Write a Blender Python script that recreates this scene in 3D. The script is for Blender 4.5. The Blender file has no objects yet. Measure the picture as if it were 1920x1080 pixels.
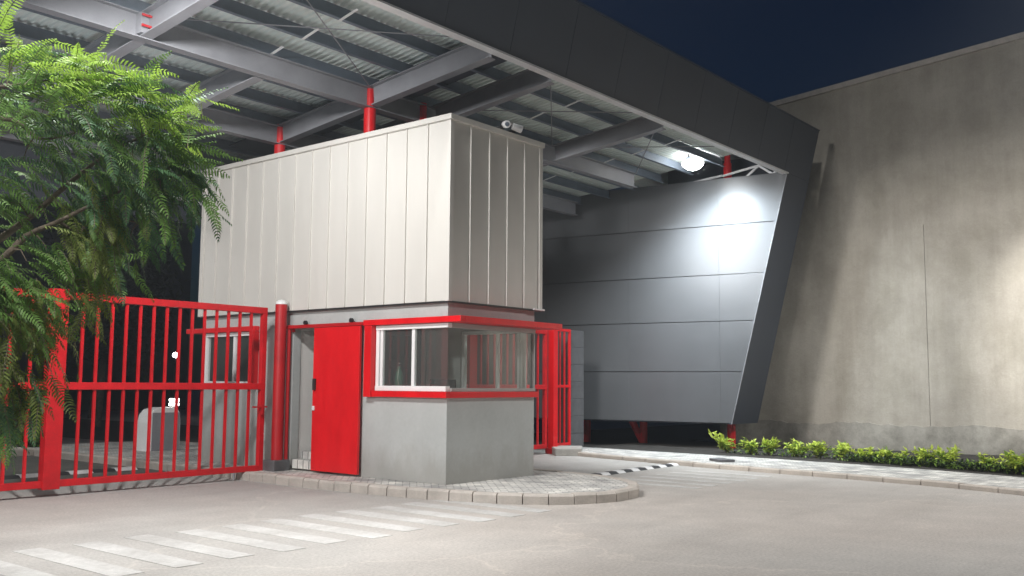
import bpy, bmesh, math, random
from mathutils import Vector, Matrix
random.seed(11)
C = bpy.context.scene.collection
R = math.radians
# ------------------------------------------------------------------ helpers
class MB:
    """collects shapes, links them as one mesh object"""
    def __init__(s): s.v=[]; s.f=[]; s.m=[]; s.cur=0
    def add(s, vs, fs):
        o=len(s.v); s.v+= [tuple(v) for v in vs]; s.f+=[tuple(i+o for i in f) for f in fs]; s.m+=[s.cur]*len(fs)
    def box(s,x0,x1,y0,y1,z0,z1):
        s.add([(x0,y0,z0),(x1,y0,z0),(x1,y1,z0),(x0,y1,z0),(x0,y0,z1),(x1,y0,z1),(x1,y1,z1),(x0,y1,z1)],
              [(0,3,2,1),(4,5,6,7),(0,1,5,4),(1,2,6,5),(2,3,7,6),(3,0,4,7)])
    def hexa(s,p): # 8 points, bottom ring then top ring
        s.add(p,[(0,3,2,1),(4,5,6,7),(0,1,5,4),(1,2,6,5),(2,3,7,6),(3,0,4,7)])
    def prism(s,poly,z0,z1):
        n=len(poly); vs=[(x,y,z0) for x,y in poly]+[(x,y,z1) for x,y in poly]
        s.add(vs,[tuple(range(n))[::-1],tuple(range(n,2*n))]+[(i,(i+1)%n,n+(i+1)%n,n+i) for i in range(n)])
    def beam(s,p,q,w,h,up=(0,0,1)):
        p=Vector(p);q=Vector(q);d=(q-p).normalized(); sd=d.cross(Vector(up)).normalized(); u=sd.cross(d)
        a=sd*w/2; b=u*h/2
        s.hexa([p-a-b,p+a-b,q+a-b,q-a-b,p-a+b,p+a+b,q+a+b,q-a+b])
    def tube(s,p,q,r,r2=None,n=14):
        p=Vector(p);q=Vector(q);d=(q-p).normalized()
        a=d.orthogonal().normalized(); b=d.cross(a); r2=r if r2 is None else r2
        vs=[]; 
        for c,rr in ((p,r),(q,r2)):
            vs+=[c+(a*math.cos(2*math.pi*i/n)+b*math.sin(2*math.pi*i/n))*rr for i in range(n)]
        s.add(vs,[tuple(range(n))[::-1],tuple(range(n,2*n))]+[(i,(i+1)%n,n+(i+1)%n,n+i) for i in range(n)])
    def lathe(s,c,prof,n=20):
        vs=[];fs=[]
        for r,z in prof: vs+=[(c[0]+r*math.cos(2*math.pi*i/n),c[1]+r*math.sin(2*math.pi*i/n),c[2]+z) for i in range(n)]
        for k in range(len(prof)-1):
            for i in range(n): fs.append((k*n+i,k*n+(i+1)%n,(k+1)*n+(i+1)%n,(k+1)*n+i))
        fs.append(tuple(range(n))[::-1]); fs.append(tuple(range((len(prof)-1)*n,len(prof)*n)))
        s.add(vs,fs)
    def ibeam(s,p,q,h,w,tw=.012,tf=.016):
        """p,q at the middle of the bottom flange's underside"""
        p=Vector(p);q=Vector(q);d=(q-p).normalized(); sd=d.cross(Vector((0,0,1))).normalized(); u=sd.cross(d)
        s.beam(p+u*tf/2,q+u*tf/2,w,tf); s.beam(p+u*(h-tf/2),q+u*(h-tf/2),w,tf); s.beam(p+u*h/2,q+u*h/2,tw,h-2*tf)
    def build(s,name,mats,parent=None,bevel=0,smooth=False):
        me=bpy.data.meshes.new(name); me.from_pydata(s.v,[],s.f)
        for m in (mats if isinstance(mats,(list,tuple)) else [mats]): me.materials.append(m)
        me.polygons.foreach_set('material_index',s.m)
        if smooth: me.polygons.foreach_set('use_smooth',[True]*len(me.polygons))
        me.update()
        o=bpy.data.objects.new(name,me); C.objects.link(o)
        if parent is not None:
            o.parent=parent; o.matrix_parent_inverse=Matrix.Translation(-wpos(parent))
        if bevel:
            b=o.modifiers.new('bevel','BEVEL'); b.width=bevel; b.segments=2; b.limit_method='ANGLE'; b.angle_limit=R(50)
        return o
def wpos(o):
    v=Vector(o.location); 
    return v if o.parent is None else Vector(o.get('wp',(0,0,0))) if 'wp' in o else Vector((0,0,0)) if o.parent is None else WP.get(o.name,Vector((0,0,0)))
WP={}
def tag(o,label=None,cat=None,group=None,kind=None):
    if label: o['label']=label
    if cat: o['category']=cat
    if group: o['group']=group
    if kind: o['kind']=kind
    return o
def thing(name,label,cat,loc,group=None):
    o=bpy.data.objects.new(name,None); o.location=loc; o.empty_display_size=.2; C.objects.link(o)
    return tag(o,label,cat,group)
def sub(mb,name,mats,part,bevel=0,smooth=False):
    """sub-part of a part that sits at world coordinates"""
    o=mb.build(name,mats,None,bevel,smooth); o.parent=part
    root=part.parent
    o.matrix_parent_inverse=Matrix.Identity(4)
    return o
# ------------------------------------------------------------------ materials
def mat(name,col,rough=.6,metal=0.,var=.12,scale=3.,bump=0.,bscale=40.,stretch=(1,1,1),spec=.5,col2=None,fine=.0):
    m=bpy.data.materials.new(name); m.use_nodes=True; nt=m.node_tree; N=nt.nodes; L=nt.links
    b=N['Principled BSDF']; b.inputs['Roughness'].default_value=rough; b.inputs['Metallic'].default_value=metal
    b.inputs['Specular IOR Level'].default_value=spec
    tc=N.new('ShaderNodeTexCoord'); mp=N.new('ShaderNodeMapping'); mp.inputs['Scale'].default_value=stretch
    L.new(tc.outputs['Object'],mp.inputs['Vector'])
    n=N.new('ShaderNodeTexNoise'); n.inputs['Scale'].default_value=scale; n.inputs['Detail'].default_value=6; n.inputs['Roughness'].default_value=.62
    L.new(mp.outputs[0],n.inputs['Vector'])
    r=N.new('ShaderNodeValToRGB'); r.color_ramp.elements[0].position=.3; r.color_ramp.elements[1].position=.72
    c2=col2 or tuple(min(1,c*(1+var)) for c in col); c1=tuple(c*(1-var) for c in col)
    r.color_ramp.elements[0].color=(*c1,1); r.color_ramp.elements[1].color=(*c2,1)
    L.new(n.outputs['Fac'],r.inputs['Fac']); out=r.outputs['Color']
    if fine:
        n2=N.new('ShaderNodeTexNoise'); n2.inputs['Scale'].default_value=scale*14; n2.inputs['Detail'].default_value=3
        L.new(mp.outputs[0],n2.inputs['Vector'])
        mx=N.new('ShaderNodeMix'); mx.data_type='RGBA'; mx.blend_type='MULTIPLY'; mx.inputs[0].default_value=fine
        L.new(out,mx.inputs[6]); L.new(n2.outputs['Color'],mx.inputs[7])
        bw=N.new('ShaderNodeRGBToBW'); L.new(n2.outputs['Color'],bw.inputs[0])
        r2=N.new('ShaderNodeValToRGB'); r2.color_ramp.elements[0].color=(.55,.55,.55,1); r2.color_ramp.elements[1].color=(1.3,1.3,1.3,1)
        r2.color_ramp.elements[0].position=.3; r2.color_ramp.elements[1].position=.7
        L.new(bw.outputs[0],r2.inputs[0]); L.new(r2.outputs[0],mx.inputs[7]); out=mx.outputs[2]
    L.new(out,b.inputs['Base Color'])
    rr=N.new('ShaderNodeMapRange'); rr.inputs[3].default_value=max(.02,rough-.08); rr.inputs[4].default_value=min(1,rough+.1)
    L.new(n.outputs['Fac'],rr.inputs[0]); L.new(rr.outputs[0],b.inputs['Roughness'])
    if bump:
        bn=N.new('ShaderNodeTexNoise'); bn.inputs['Scale'].default_value=bscale; bn.inputs['Detail'].default_value=4; L.new(tc.outputs['Object'],bn.inputs['Vector'])
        bp=N.new('ShaderNodeBump'); bp.inputs['Strength'].default_value=bump; bp.inputs['Distance'].default_value=.02
        L.new(bn.outputs['Fac'],bp.inputs['Height']); L.new(bp.outputs[0],b.inputs['Normal'])
    return m
def emis(name,col,s):
    m=bpy.data.materials.new(name); m.use_nodes=True; b=m.node_tree.nodes['Principled BSDF']
    b.inputs['Base Color'].default_value=(*col,1); b.inputs['Emission Color'].default_value=(*col,1); b.inputs['Emission Strength'].default_value=s
    return m
M={}
M['red']=mat('red_paint',(.68,.007,.012),.36,0,.13,2.5,.06,25,stretch=(1,1,.35),fine=.10)
M['red_gate']=mat('red_gate_paint',(.56,.008,.014),.38,0,.18,4,.08,30,fine=.22)
M['red_dark']=mat('red_steel_paint',(.42,.008,.012),.42,0,.15,3,.08,25)
M['render']=mat('grey_render',(.44,.455,.445),.75,0,.07,1.6,.12,120,fine=.12)
M['cladding']=mat('cream_metal_cladding',(.615,.595,.555),.40,0,.05,1.4,.03,8,(1,1,.25))
M['white_shaded']=mat('shaded_white_frame',(.36,.345,.335),.4,.1,.05,4)  # white frame again, with the right face's shade put into its grey
M['white']=mat('white_aluminium',(.80,.80,.80),.35,0,.03,4)
M['dark']=mat('black_plastic',(.02,.02,.022),.4,0,.2,8)
M['panel']=mat('graphite_panel',(.125,.130,.138),.34,.15,.07,.9,.02,6)
M['paneldark']=mat('graphite_fascia',(.055,.066,.088),.45,.1,.10,.7,.02,6)
M['steel']=mat('grey_steel',(.235,.238,.258),.5,.0,.14,2.2,.03,30)
M['purlin']=mat('galvanised_purlin',(.13,.16,.20),.5,.2,.16,3,.03,30)
M['sheet']=mat('zinc_sheet',(.74,.80,.77),.45,.05,.08,1.2)
M['trim']=mat('light_trim',(.72,.73,.74),.4,.1,.06,3)
M['soil']=mat('dark_soil',(.030,.026,.022),.95,0,.5,9,.6,40,fine=.5)
M['soffit']=mat('soffit_board',(.030,.036,.048),.6,0,.2,1.5)
M['kerb']=mat('kerb_stone',(.46,.42,.38),.85,0,.16,5,.4,70,fine=.3)
M['kerb2']=mat('pale_kerb_concrete',(.48,.43,.38),.85,0,.14,4,.35,70,fine=.3)
M['concrete']=mat('plain_concrete',(.40,.385,.36),.85,0,.18,4,.3,60,fine=.3)
M['stone']=mat('grey_stone_tile',(.10,.10,.105),.6,0,.25,5,.2,50)
M['asphalt']=mat('asphalt',(.115,.112,.10),.85,0,.25,2.5,.4,120,fine=.4)
M['stripe']=mat('road_paint',(.44,.43,.41),.75,0,.10,1.6,.2,90,col2=(.56,.555,.54),fine=.35)
M['rubber']=mat('black_rubber',(.035,.035,.037),.7,0,.2,6)
M['bark']=mat('bark',(.16,.125,.095),.85,0,.3,12,.5,60,fine=.4)
M['interior']=mat('interior_plaster',(.72,.70,.67),.8,0,.04,2)
M['bgwall']=mat('dark_far_bush',(.02,.028,.016),.9,0,.4,2)
M['screen']=mat('dark_screen_frame',(.045,.045,.05),.5,0,.2,3)
M['bottle']=mat('bottle_green',(.05,.13,.09),.2,0,.1,5)
M['lampglow']=emis('lamp_glow',(1,.99,.98),36.)
M['lampsmall']=emis('lamp_small_glow',(1,.97,.92),9.)
def ground_mat():
    m=bpy.data.materials.new('worn_concrete'); m.use_nodes=True; nt=m.node_tree; N=nt.nodes; L=nt.links; b=N['Principled BSDF']
    b.inputs['Specular IOR Level'].default_value=.35
    tc=N.new('ShaderNodeTexCoord')
    def noise(s,d,sc=(1,1,1),rot=0,rough=.6):
        mp=N.new('ShaderNodeMapping'); mp.inputs['Scale'].default_value=sc; mp.inputs['Rotation'].default_value=(0,0,rot)
        L.new(tc.outputs['Object'],mp.inputs[0]); n=N.new('ShaderNodeTexNoise'); n.inputs['Scale'].default_value=s; n.inputs['Detail'].default_value=d; n.inputs['Roughness'].default_value=rough
        L.new(mp.outputs[0],n.inputs['Vector']); return n.outputs['Fac']
    def ramp(f,p0,c0,p1,c1):
        r=N.new('ShaderNodeValToRGB'); r.color_ramp.elements[0].position=p0; r.color_ramp.elements[1].position=p1
        r.color_ramp.elements[0].color=(*c0,1); r.color_ramp.elements[1].color=(*c1,1); L.new(f,r.inputs[0]); return r.outputs[0]
    def mul(a,c,f=1.,t='MULTIPLY'):
        x=N.new('ShaderNodeMix'); x.data_type='RGBA'; x.blend_type=t; x.inputs[0].default_value=f; L.new(a,x.inputs[6]); L.new(c,x.inputs[7]); return x.outputs[2]
    base=ramp(noise(.22,5),.35,(.38,.372,.355),.68,(.425,.418,.40))
    tint=ramp(noise(.09,3),.42,(1,1,1),.62,(1.05,.985,.95))
    mid=ramp(noise(1.7,8,rough=.7),.3,(.90,.90,.905),.7,(1.07,1.07,1.065))
    fine=ramp(noise(34,4),.3,(.80,.80,.80),.7,(1.16,1.16,1.16))
    trk=ramp(noise(1.1,4,(.10,1.5,1),R(8)),.50,(1,1,1),.74,(.91,.905,.90))     # tyre tracks along the lane
    pale=ramp(noise(.9,7,(.5,1.2,1),R(-35),.75),.60,(1,1,1),.74,(1.14,1.13,1.11))
    c=mul(mul(mul(mul(mul(base,tint),mid),fine),trk),pale)
    # fine cracks
    v=N.new('ShaderNodeTexVoronoi'); v.feature='DISTANCE_TO_EDGE'; v.inputs['Scale'].default_value=.16
    ad=N.new('ShaderNodeVectorMath'); ad.operation='ADD'; nn=N.new('ShaderNodeTexNoise'); nn.inputs['Scale'].default_value=.9; nn.inputs['Detail'].default_value=6
    L.new(tc.outputs['Object'],nn.inputs['Vector']); sc=N.new('ShaderNodeVectorMath'); sc.operation='SCALE'; sc.inputs['Scale'].default_value=2.2
    L.new(nn.outputs['Color'],sc.inputs[0]); L.new(tc.outputs['Object'],ad.inputs[0]); L.new(sc.outputs[0],ad.inputs[1]); L.new(ad.outputs[0],v.inputs['Vector'])
    c=mul(c,ramp(v.outputs['Distance'],.0015,(1.16,1.15,1.13),.006,(1,1,1)))
    L.new(c,b.inputs['Base Color'])
    rr=N.new('ShaderNodeMapRange'); rr.inputs[3].default_value=.62; rr.inputs[4].default_value=.9; L.new(noise(2,5),rr.inputs[0]); L.new(rr.outputs[0],b.inputs['Roughness'])
    bp=N.new('ShaderNodeBump'); bp.inputs['Strength'].default_value=.25; bp.inputs['Distance'].default_value=.01; L.new(noise(60,5),bp.inputs['Height']); L.new(bp.outputs[0],b.inputs['Normal'])
    return m
M['ground']=ground_mat()
def paver_mat():
    m=bpy.data.materials.new('grey_white_pavers'); m.use_nodes=True; nt=m.node_tree; N=nt.nodes; L=nt.links; b=N['Principled BSDF']; b.inputs['Roughness'].default_value=.8
    tc=N.new('ShaderNodeTexCoord'); mp=N.new('ShaderNodeMapping'); mp.inputs['Rotation'].default_value=(0,0,R(45)); L.new(tc.outputs['Object'],mp.inputs[0])
    br=N.new('ShaderNodeTexBrick'); br.inputs['Scale'].default_value=1; br.inputs['Brick Width'].default_value=.2; br.inputs['Row Height'].default_value=.1; br.inputs['Mortar Size'].default_value=.006
    br.inputs['Color1'].default_value=(.70,.69,.66,1); br.inputs['Color2'].default_value=(.46,.46,.45,1); br.inputs['Mortar'].default_value=(.10,.10,.095,1)
    L.new(mp.outputs[0],br.inputs['Vector'])
    n=N.new('ShaderNodeTexNoise'); n.inputs['Scale'].default_value=3.5; n.inputs['Detail'].default_value=7; L.new(tc.outputs['Object'],n.inputs['Vector'])
    r=N.new('ShaderNodeValToRGB'); r.color_ramp.elements[0].color=(.62,.62,.63,1); r.color_ramp.elements[1].color=(1.25,1.24,1.2,1); r.color_ramp.elements[0].position=.35; r.color_ramp.elements[1].position=.68
    L.new(n.outputs['Fac'],r.inputs[0]); x=N.new('ShaderNodeMix'); x.data_type='RGBA'; x.blend_type='MULTIPLY'; x.inputs[0].default_value=1
    L.new(br.outputs['Color'],x.inputs[6]); L.new(r.outputs[0],x.inputs[7]); L.new(x.outputs[2],b.inputs['Base Color'])
    bp=N.new('ShaderNodeBump'); bp.inputs['Strength'].default_value=.5; bp.inputs['Distance'].default_value=.01; L.new(br.outputs['Fac'],bp.inputs['Height']); bp.invert=True; L.new(bp.outputs[0],b.inputs['Normal'])
    return m
M['paver']=paver_mat()
def wall_mat(name,c0,c1,dirt):
    m=bpy.data.materials.new(name); m.use_nodes=True; nt=m.node_tree; N=nt.nodes; L=nt.links; b=N['Principled BSDF']; b.inputs['Roughness'].default_value=.85
    b.inputs['Specular IOR Level'].default_value=.3
    tc=N.new('ShaderNodeTexCoord')
    def noise(s,d,sc=(1,1,1),rough=.6,off=0):
        mp=N.new('ShaderNodeMapping'); mp.inputs['Scale'].default_value=sc; mp.inputs['Location'].default_value=(off,off,off); L.new(tc.outputs['Object'],mp.inputs[0])
        n=N.new('ShaderNodeTexNoise'); n.inputs['Scale'].default_value=s; n.inputs['Detail'].default_value=d; n.inputs['Roughness'].default_value=rough; L.new(mp.outputs[0],n.inputs['Vector']); return n.outputs['Fac']
    def ramp(f,p0,c0,p1,c1):
        r=N.new('ShaderNodeValToRGB'); r.color_ramp.elements[0].position=p0; r.color_ramp.elements[1].position=p1
        r.color_ramp.elements[0].color=(*c0,1); r.color_ramp.elements[1].color=(*c1,1); L.new(f,r.inputs[0]); return r.outputs[0]
    def mul(a,c):
        x=N.new('ShaderNodeMix'); x.data_type='RGBA'; x.blend_type='MULTIPLY'; x.inputs[0].default_value=1; L.new(a,x.inputs[6]); L.new(c,x.inputs[7]); return x.outputs[2]
    base=ramp(noise(.5,5),.3,c0,.7,c1)
    st=ramp(noise(1.6,7,(1,1,.09),.68),.34,(.92,.915,.90),.62,(1.04,1.04,1.03))       # run-off streaks
    st2=ramp(noise(4.5,5,(1,1,.05),.6,3),.40,(.95,.95,.95),.60,(1.02,1.02,1.02))
    bl=ramp(noise(1.1,8,(1,1,1),.72,7),.38,(dirt,dirt,dirt*.97),.58,(1.05,1.05,1.05))
    fi=ramp(noise(26,4),.3,(.93,.93,.93),.7,(1.05,1.05,1.05))
    hb=ramp(noise(.7,6,(1,1,1),.7,2),.36,(.86,.855,.84),.60,(1.04,1.04,1.03))  # pour lifts
    L.new(mul(mul(mul(mul(mul(base,st),st2),bl),fi),hb),b.inputs['Base Color'])
    bp=N.new('ShaderNodeBump'); bp.inputs['Strength'].default_value=.3; bp.inputs['Distance'].default_value=.02; L.new(noise(14,6),bp.inputs['Height']); L.new(bp.outputs[0],b.inputs['Normal'])
    return m
M['wall']=wall_mat('stained_concrete',(.335,.305,.265),(.395,.365,.322),.90)
M['plinth']=wall_mat('stained_concrete_plinth',(.28,.262,.235),(.36,.342,.305),.60)
def add_dirt(m,z0,z1,col):
    nt=m.node_tree; N=nt.nodes; L=nt.links; b=N['Principled BSDF']; src=b.inputs['Base Color'].links[0].from_socket
    tc=N.new('ShaderNodeTexCoord'); sp=N.new('ShaderNodeSeparateXYZ'); L.new(tc.outputs['Object'],sp.inputs[0])
    n=N.new('ShaderNodeTexNoise'); n.inputs['Scale'].default_value=5; n.inputs['Detail'].default_value=8; n.inputs['Roughness'].default_value=.7
    mp=N.new('ShaderNodeMapping'); mp.inputs['Scale'].default_value=(1,1,.45); L.new(tc.outputs['Object'],mp.inputs[0]); L.new(mp.outputs[0],n.inputs['Vector'])
    mr=N.new('ShaderNodeMapRange'); mr.inputs[1].default_value=z0; mr.inputs[2].default_value=z1; mr.inputs[3].default_value=.62; mr.inputs[4].default_value=0; L.new(sp.outputs[2],mr.inputs[0])
    ad=N.new('ShaderNodeMath'); ad.operation='ADD'; L.new(n.outputs['Fac'],ad.inputs[0]); L.new(mr.outputs[0],ad.inputs[1])
    r=N.new('ShaderNodeValToRGB'); r.color_ramp.elements[0].position=.58; r.color_ramp.elements[1].position=1.0; r.color_ramp.elements[0].color=(0,0,0,1); r.color_ramp.elements[1].color=(.42,.42,.42,1); L.new(ad.outputs[0],r.inputs[0])
    x=N.new('ShaderNodeMix'); x.data_type='RGBA'; x.inputs[7].default_value=(*col,1); L.new(r.outputs[0],x.inputs[0]); L.new(src,x.inputs[6]); L.new(x.outputs[2],b.inputs['Base Color'])
add_dirt(M['render'],.13,.75,(.26,.235,.20))
def glass_mat():
    m=bpy.data.materials.new('window_glass'); m.use_nodes=True; nt=m.node_tree; N=nt.nodes; L=nt.links
    for n in list(N): N.remove(n)
    o=N.new('ShaderNodeOutputMaterial'); t=N.new('ShaderNodeBsdfTransparent'); t.inputs[0].default_value=(.80,.84,.82,1)
    g=N.new('ShaderNodeBsdfGlossy'); g.inputs['Roughness'].default_value=.02; ge=N.new('ShaderNodeNewGeometry'); dt=N.new('ShaderNodeVectorMath'); dt.operation='DOT_PRODUCT'; L.new(ge.outputs['Incoming'],dt.inputs[0]); L.new(ge.outputs['Normal'],dt.inputs[1])
    ab=N.new('ShaderNodeMath'); ab.operation='ABSOLUTE'; L.new(dt.outputs['Value'],ab.inputs[0]); om=N.new('ShaderNodeMath'); om.operation='SUBTRACT'; om.inputs[0].default_value=1; L.new(ab.outputs[0],om.inputs[1])
    pw=N.new('ShaderNodeMath'); pw.operation='POWER'; pw.inputs[1].default_value=5; L.new(om.outputs[0],pw.inputs[0]); f=N.new('ShaderNodeMath'); f.operation='MULTIPLY_ADD'; f.inputs[1].default_value=.92; f.inputs[2].default_value=.08; L.new(pw.outputs[0],f.inputs[0])
    ml=N.new('ShaderNodeMath'); ml.operation='MULTIPLY'; ml.inputs[1].default_value=1.0; ml.use_clamp=True; L.new(f.outputs[0],ml.inputs[0])
    x=N.new('ShaderNodeMixShader'); L.new(ml.outputs[0],x.inputs[0]); L.new(t.outputs[0],x.inputs[1]); L.new(g.outputs[0],x.inputs[2]); df=N.new('ShaderNodeBsdfDiffuse'); df.inputs[0].default_value=(.5,.52,.5,1); y=N.new('ShaderNodeMixShader'); y.inputs[0].default_value=.10
    L.new(x.outputs[0],y.inputs[1]); L.new(df.outputs[0],y.inputs[2]); L.new(y.outputs[0],o.inputs[0])
    return m
M['glass']=glass_mat()
def leaf_mat(name,col,tr,var=.35):
    m=mat(name,col,.5,0,var,14.,spec=.35); nt=m.node_tree; N=nt.nodes; L=nt.links; b=N['Principled BSDF']
    src=b.inputs['Base Color'].links[0].from_socket
    t=N.new('ShaderNodeBsdfTranslucent'); x=N.new('ShaderNodeMixShader'); x.inputs[0].default_value=tr
    L.new(src,t.inputs[0]); L.new(b.outputs[0],x.inputs[1]); L.new(t.outputs[0],x.inputs[2]); L.new(x.outputs[0],N['Material Output'].inputs[0]); return m
LEAF=[leaf_mat('leaf_deep_green',(.085,.185,.080),.3),leaf_mat('leaf_mid_green',(.15,.28,.065),.35),leaf_mat('leaf_young_lit_lime',(.38,.58,.09),.45),leaf_mat('leaf_olive',(.18,.23,.055),.3)]  # lime of the top fronds: young growth with lamp light put into it
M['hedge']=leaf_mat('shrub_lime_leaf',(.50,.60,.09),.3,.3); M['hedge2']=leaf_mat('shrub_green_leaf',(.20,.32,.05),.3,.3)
M['farleaf']=leaf_mat('far_dark_leaf',(.028,.045,.022),.2)

# ------------------------------------------------------------------ ground and paving
def sheet(name,poly,z,m,kind='structure'):
    mb=MB(); mb.add([(x,y,z) for x,y in poly],[tuple(range(len(poly)))]); o=mb.build(name,m); o['kind']=kind; return o
sheet('ground',[(-140,-140),(140,-140),(140,140),(-140,140)],0,M['ground'])
sheet('driveway',[(-40,5.0),(-.7,5.0),(-.7,40),(-40,40)],.004,M['asphalt'])
sheet('road',[(2.85,5.0),(9.4,5.0),(9.4,40),(2.85,40)],.004,M['asphalt'])
# near crossing
mb=MB()
for i in range(13):
    x=-7.02+.532*i
    y0,y1=-.18+random.uniform(-.04,.04)-.012*i,-1.96+random.uniform(-.05,.05)-.012*i
    x1=x+.265
    mb.box(x,x1,y1,y0,-.01,.004)
mb.build('zebra_crossing',M['stripe'])['kind']='structure'
mb=MB()
for i in range(6):
    x=3.05+.5*i
    mb.box(x,x+.22,-2.25,-.62,-.01,.004)
mb.build('far_zebra_crossing',M['stripe'])['kind']='structure'
# the traffic island the guardhouse stands on
isl=[(-.66,12.0),(-.70,6),(-.74,3.2),(-.78,2.2),(-.76,1.0),(-.68,.2),(-.56,-.5),(-.36,-1.15),(-.06,-1.72),(.38,-2.1),(.95,-2.26),(1.55,-2.18),(2.1,-1.86),(2.5,-1.38),(2.74,-.8),(2.86,0),(2.88,1),(2.88,3),(2.88,12.0)]
def resample(pts,step):
    out=[]; L=0
    for a,b in zip(pts,pts[1:]):
        a=Vector(a);b=Vector(b);d=(b-a).length
        while L<d: out.append(a.lerp(b,L/d)); L+=step
        L-=d
    out.append(Vector(pts[-1])); return out
def inset(pts,w,side):
    out=[]
    for i,p in enumerate(pts):
        a=pts[max(0,i-1)]; b=pts[min(len(pts)-1,i+1)]; t=(b-a).normalized(); n=Vector((-t.y,t.x))*side
        out.append(p+n*w)
    return out
def kerb(name,pts,step,w,h,side,m,lip=.03,gap=.012):
    ps=resample(pts,step); qs=inset(ps,w,side); mb=MB()
    for i in range(len(ps)-1):
        a,b,c,d=ps[i],ps[i+1],qs[i+1],qs[i]
        t=(b-a).normalized()*gap/2; a=a+t;b=b-t; u=(c-d).normalized()*gap/2; c=c-u; d=d+u
        hh=h+random.uniform(-.006,.006)
        n=((d-a).normalized())*lip
        ring0=[a,b,c,d]; 
        vs=[(*p,-.02) for p in ring0]+[(a.x,a.y,hh-lip),(b.x,b.y,hh-lip),(c.x,c.y,hh-.004),(d.x,d.y,hh-.004),(a.x+n.x,a.y+n.y,hh),(b.x+n.x,b.y+n.y,hh)]
        mb.add(vs,[(0,3,2,1),(0,1,5,4),(1,2,6,9,5),(2,3,7,6),(3,0,4,8,7),(4,5,9,8),(8,9,6,7)])
    o=mb.build(name,m,bevel=.006); o['kind']='structure'; return qs,o
qs,o=kerb('island_kerb',isl,.34,.16,.14,1,M['kerb'])
pts=[tuple(q) for q in qs]
mb=MB(); mb.prism(pts,-.03,.128); mb.build('traffic_island',M['paver'])['kind']='structure'
# right pavement
kf=[(7.35,3.3),(7.07,2.4),(6.72,.6),(6.42,-.7),(6.26,-2.2),(6.12,-3.5),(5.92,-4.9),(5.45,-6.3),(4.7,-7.9),(3.9,-9.4),(2.6,-11.5)]
kb=[(8.75,3.8),(8.70,2.6),(8.64,1.6),(8.60,.3),(8.50,-1.2),(8.36,-2.7),(8.10,-4.2),(7.70,-5.7),(7.1,-7.3),(6.2,-9.0),(5.0,-11.0)]
qs,o=kerb('pavement_kerb',kf,.62,.16,.085,1,M['kerb2'],.02)
mb=MB(); mb.prism([tuple(q) for q in qs]+kb[::-1],-.03,.076); mb.build('pavement',M['paver'])['kind']='structure'
mb=MB(); n=len(kb)
# planting bed, a little uneven
pl=[(x+.0,y) for x,y in resample(kb,.35)]; 
cols=14; vs=[];fs=[]
for j,(x,y) in enumerate(pl):
    for i in range(cols):
        t=i/(cols-1); xx=x+(12.98-x)*t
        vs.append((xx,y+t*0.0,.055+(.03*random.random() if 0<i else 0)))
for j in range(len(pl)-1):
    for i in range(cols-1):
        a=j*cols+i; fs.append((a,a+cols,a+cols+1,a+1))
mb.add(vs,fs); mb.build('planting_bed',M['soil'])['kind']='structure'
mb=MB(); mb.box(9.0,30,3.8,9.0,-.02,.03); mb.build('rear_soil',M['soil'])['kind']='structure'

# ------------------------------------------------------------------ guardhouse
G=thing('guardhouse','guardhouse with cream standing seam upper storey over grey rendered base and red trim','guardhouse',(1,3,.128))
Z0=.13; ZB=2.705; ZS=1.36; ZH=2.40; T=.15
def part(mb,name,m,root=G,bevel=0,smooth=False):
    o=mb.build(name,m,root,bevel,smooth); return o
mb=MB()
def wl(y0,y1,z0,z1): mb.box(0,T,y0,y1,z0,z1)
wl(0,1.46,Z0,ZS); wl(1.46,2.42,Z0,ZB); wl(2.42,3.44,ZH,ZB); wl(3.44,4.46,Z0,ZB); wl(4.46,6,Z0,1.47); wl(4.46,6,ZH,ZB); wl(0,1.46,ZH,ZB)
mb.box(T,2,0,T,Z0,ZS); mb.box(T,2,0,T,ZH,ZB)
def wr(y0,y1,z0,z1): mb.box(2-T,2,y0,y1,z0,z1)
wr(T,.03+T,Z0,ZB); wr(.03+T,1.42,Z0,ZS); wr(.03+T,1.42,ZH,ZB); wr(1.42,6-T,Z0,ZB)
mb.box(T,2,6-T,6,Z0,1.47); mb.box(T,2,6-T,6,ZH,ZB); mb.box(1.2,2,6-T,6,1.47,ZH)
part(mb,'wall',M['render'])
mb=MB(); mb.box(T+.002,2-T-.002,3.46,3.56,.16,ZB-.06); mb.box(T+.002,2-T-.002,4.2,4.3,.16,ZB-.06)
mb.box(T+.003,2-T-.003,T+.003,6-T-.003,.10,.158); mb.box(T+.003,2-T-.003,T+.003,6-T-.003,ZB-.055,ZB-.003)
mb.box(T+.004,T+.02,1.50,2.40,.16,ZB-.06); mb.box(2-T-.02,2-T-.004,2.22,3.45,.16,ZB-.06)
part(mb,'interior',M['interior'])
mb=MB()
for y in (2.30,2.62,2.98,3.36): mb.box(1.74,1.80,y,y+.06,.16,2.6)
for z in (.16,1.30,1.78,2.36): mb.box(1.74,1.80,2.30,3.42,z,z+(.16 if z>1.5 else .07))
mb.box(1.805,1.82,2.30,3.42,.16,2.6)
part(mb,'inner_screen',M['screen'])
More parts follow.
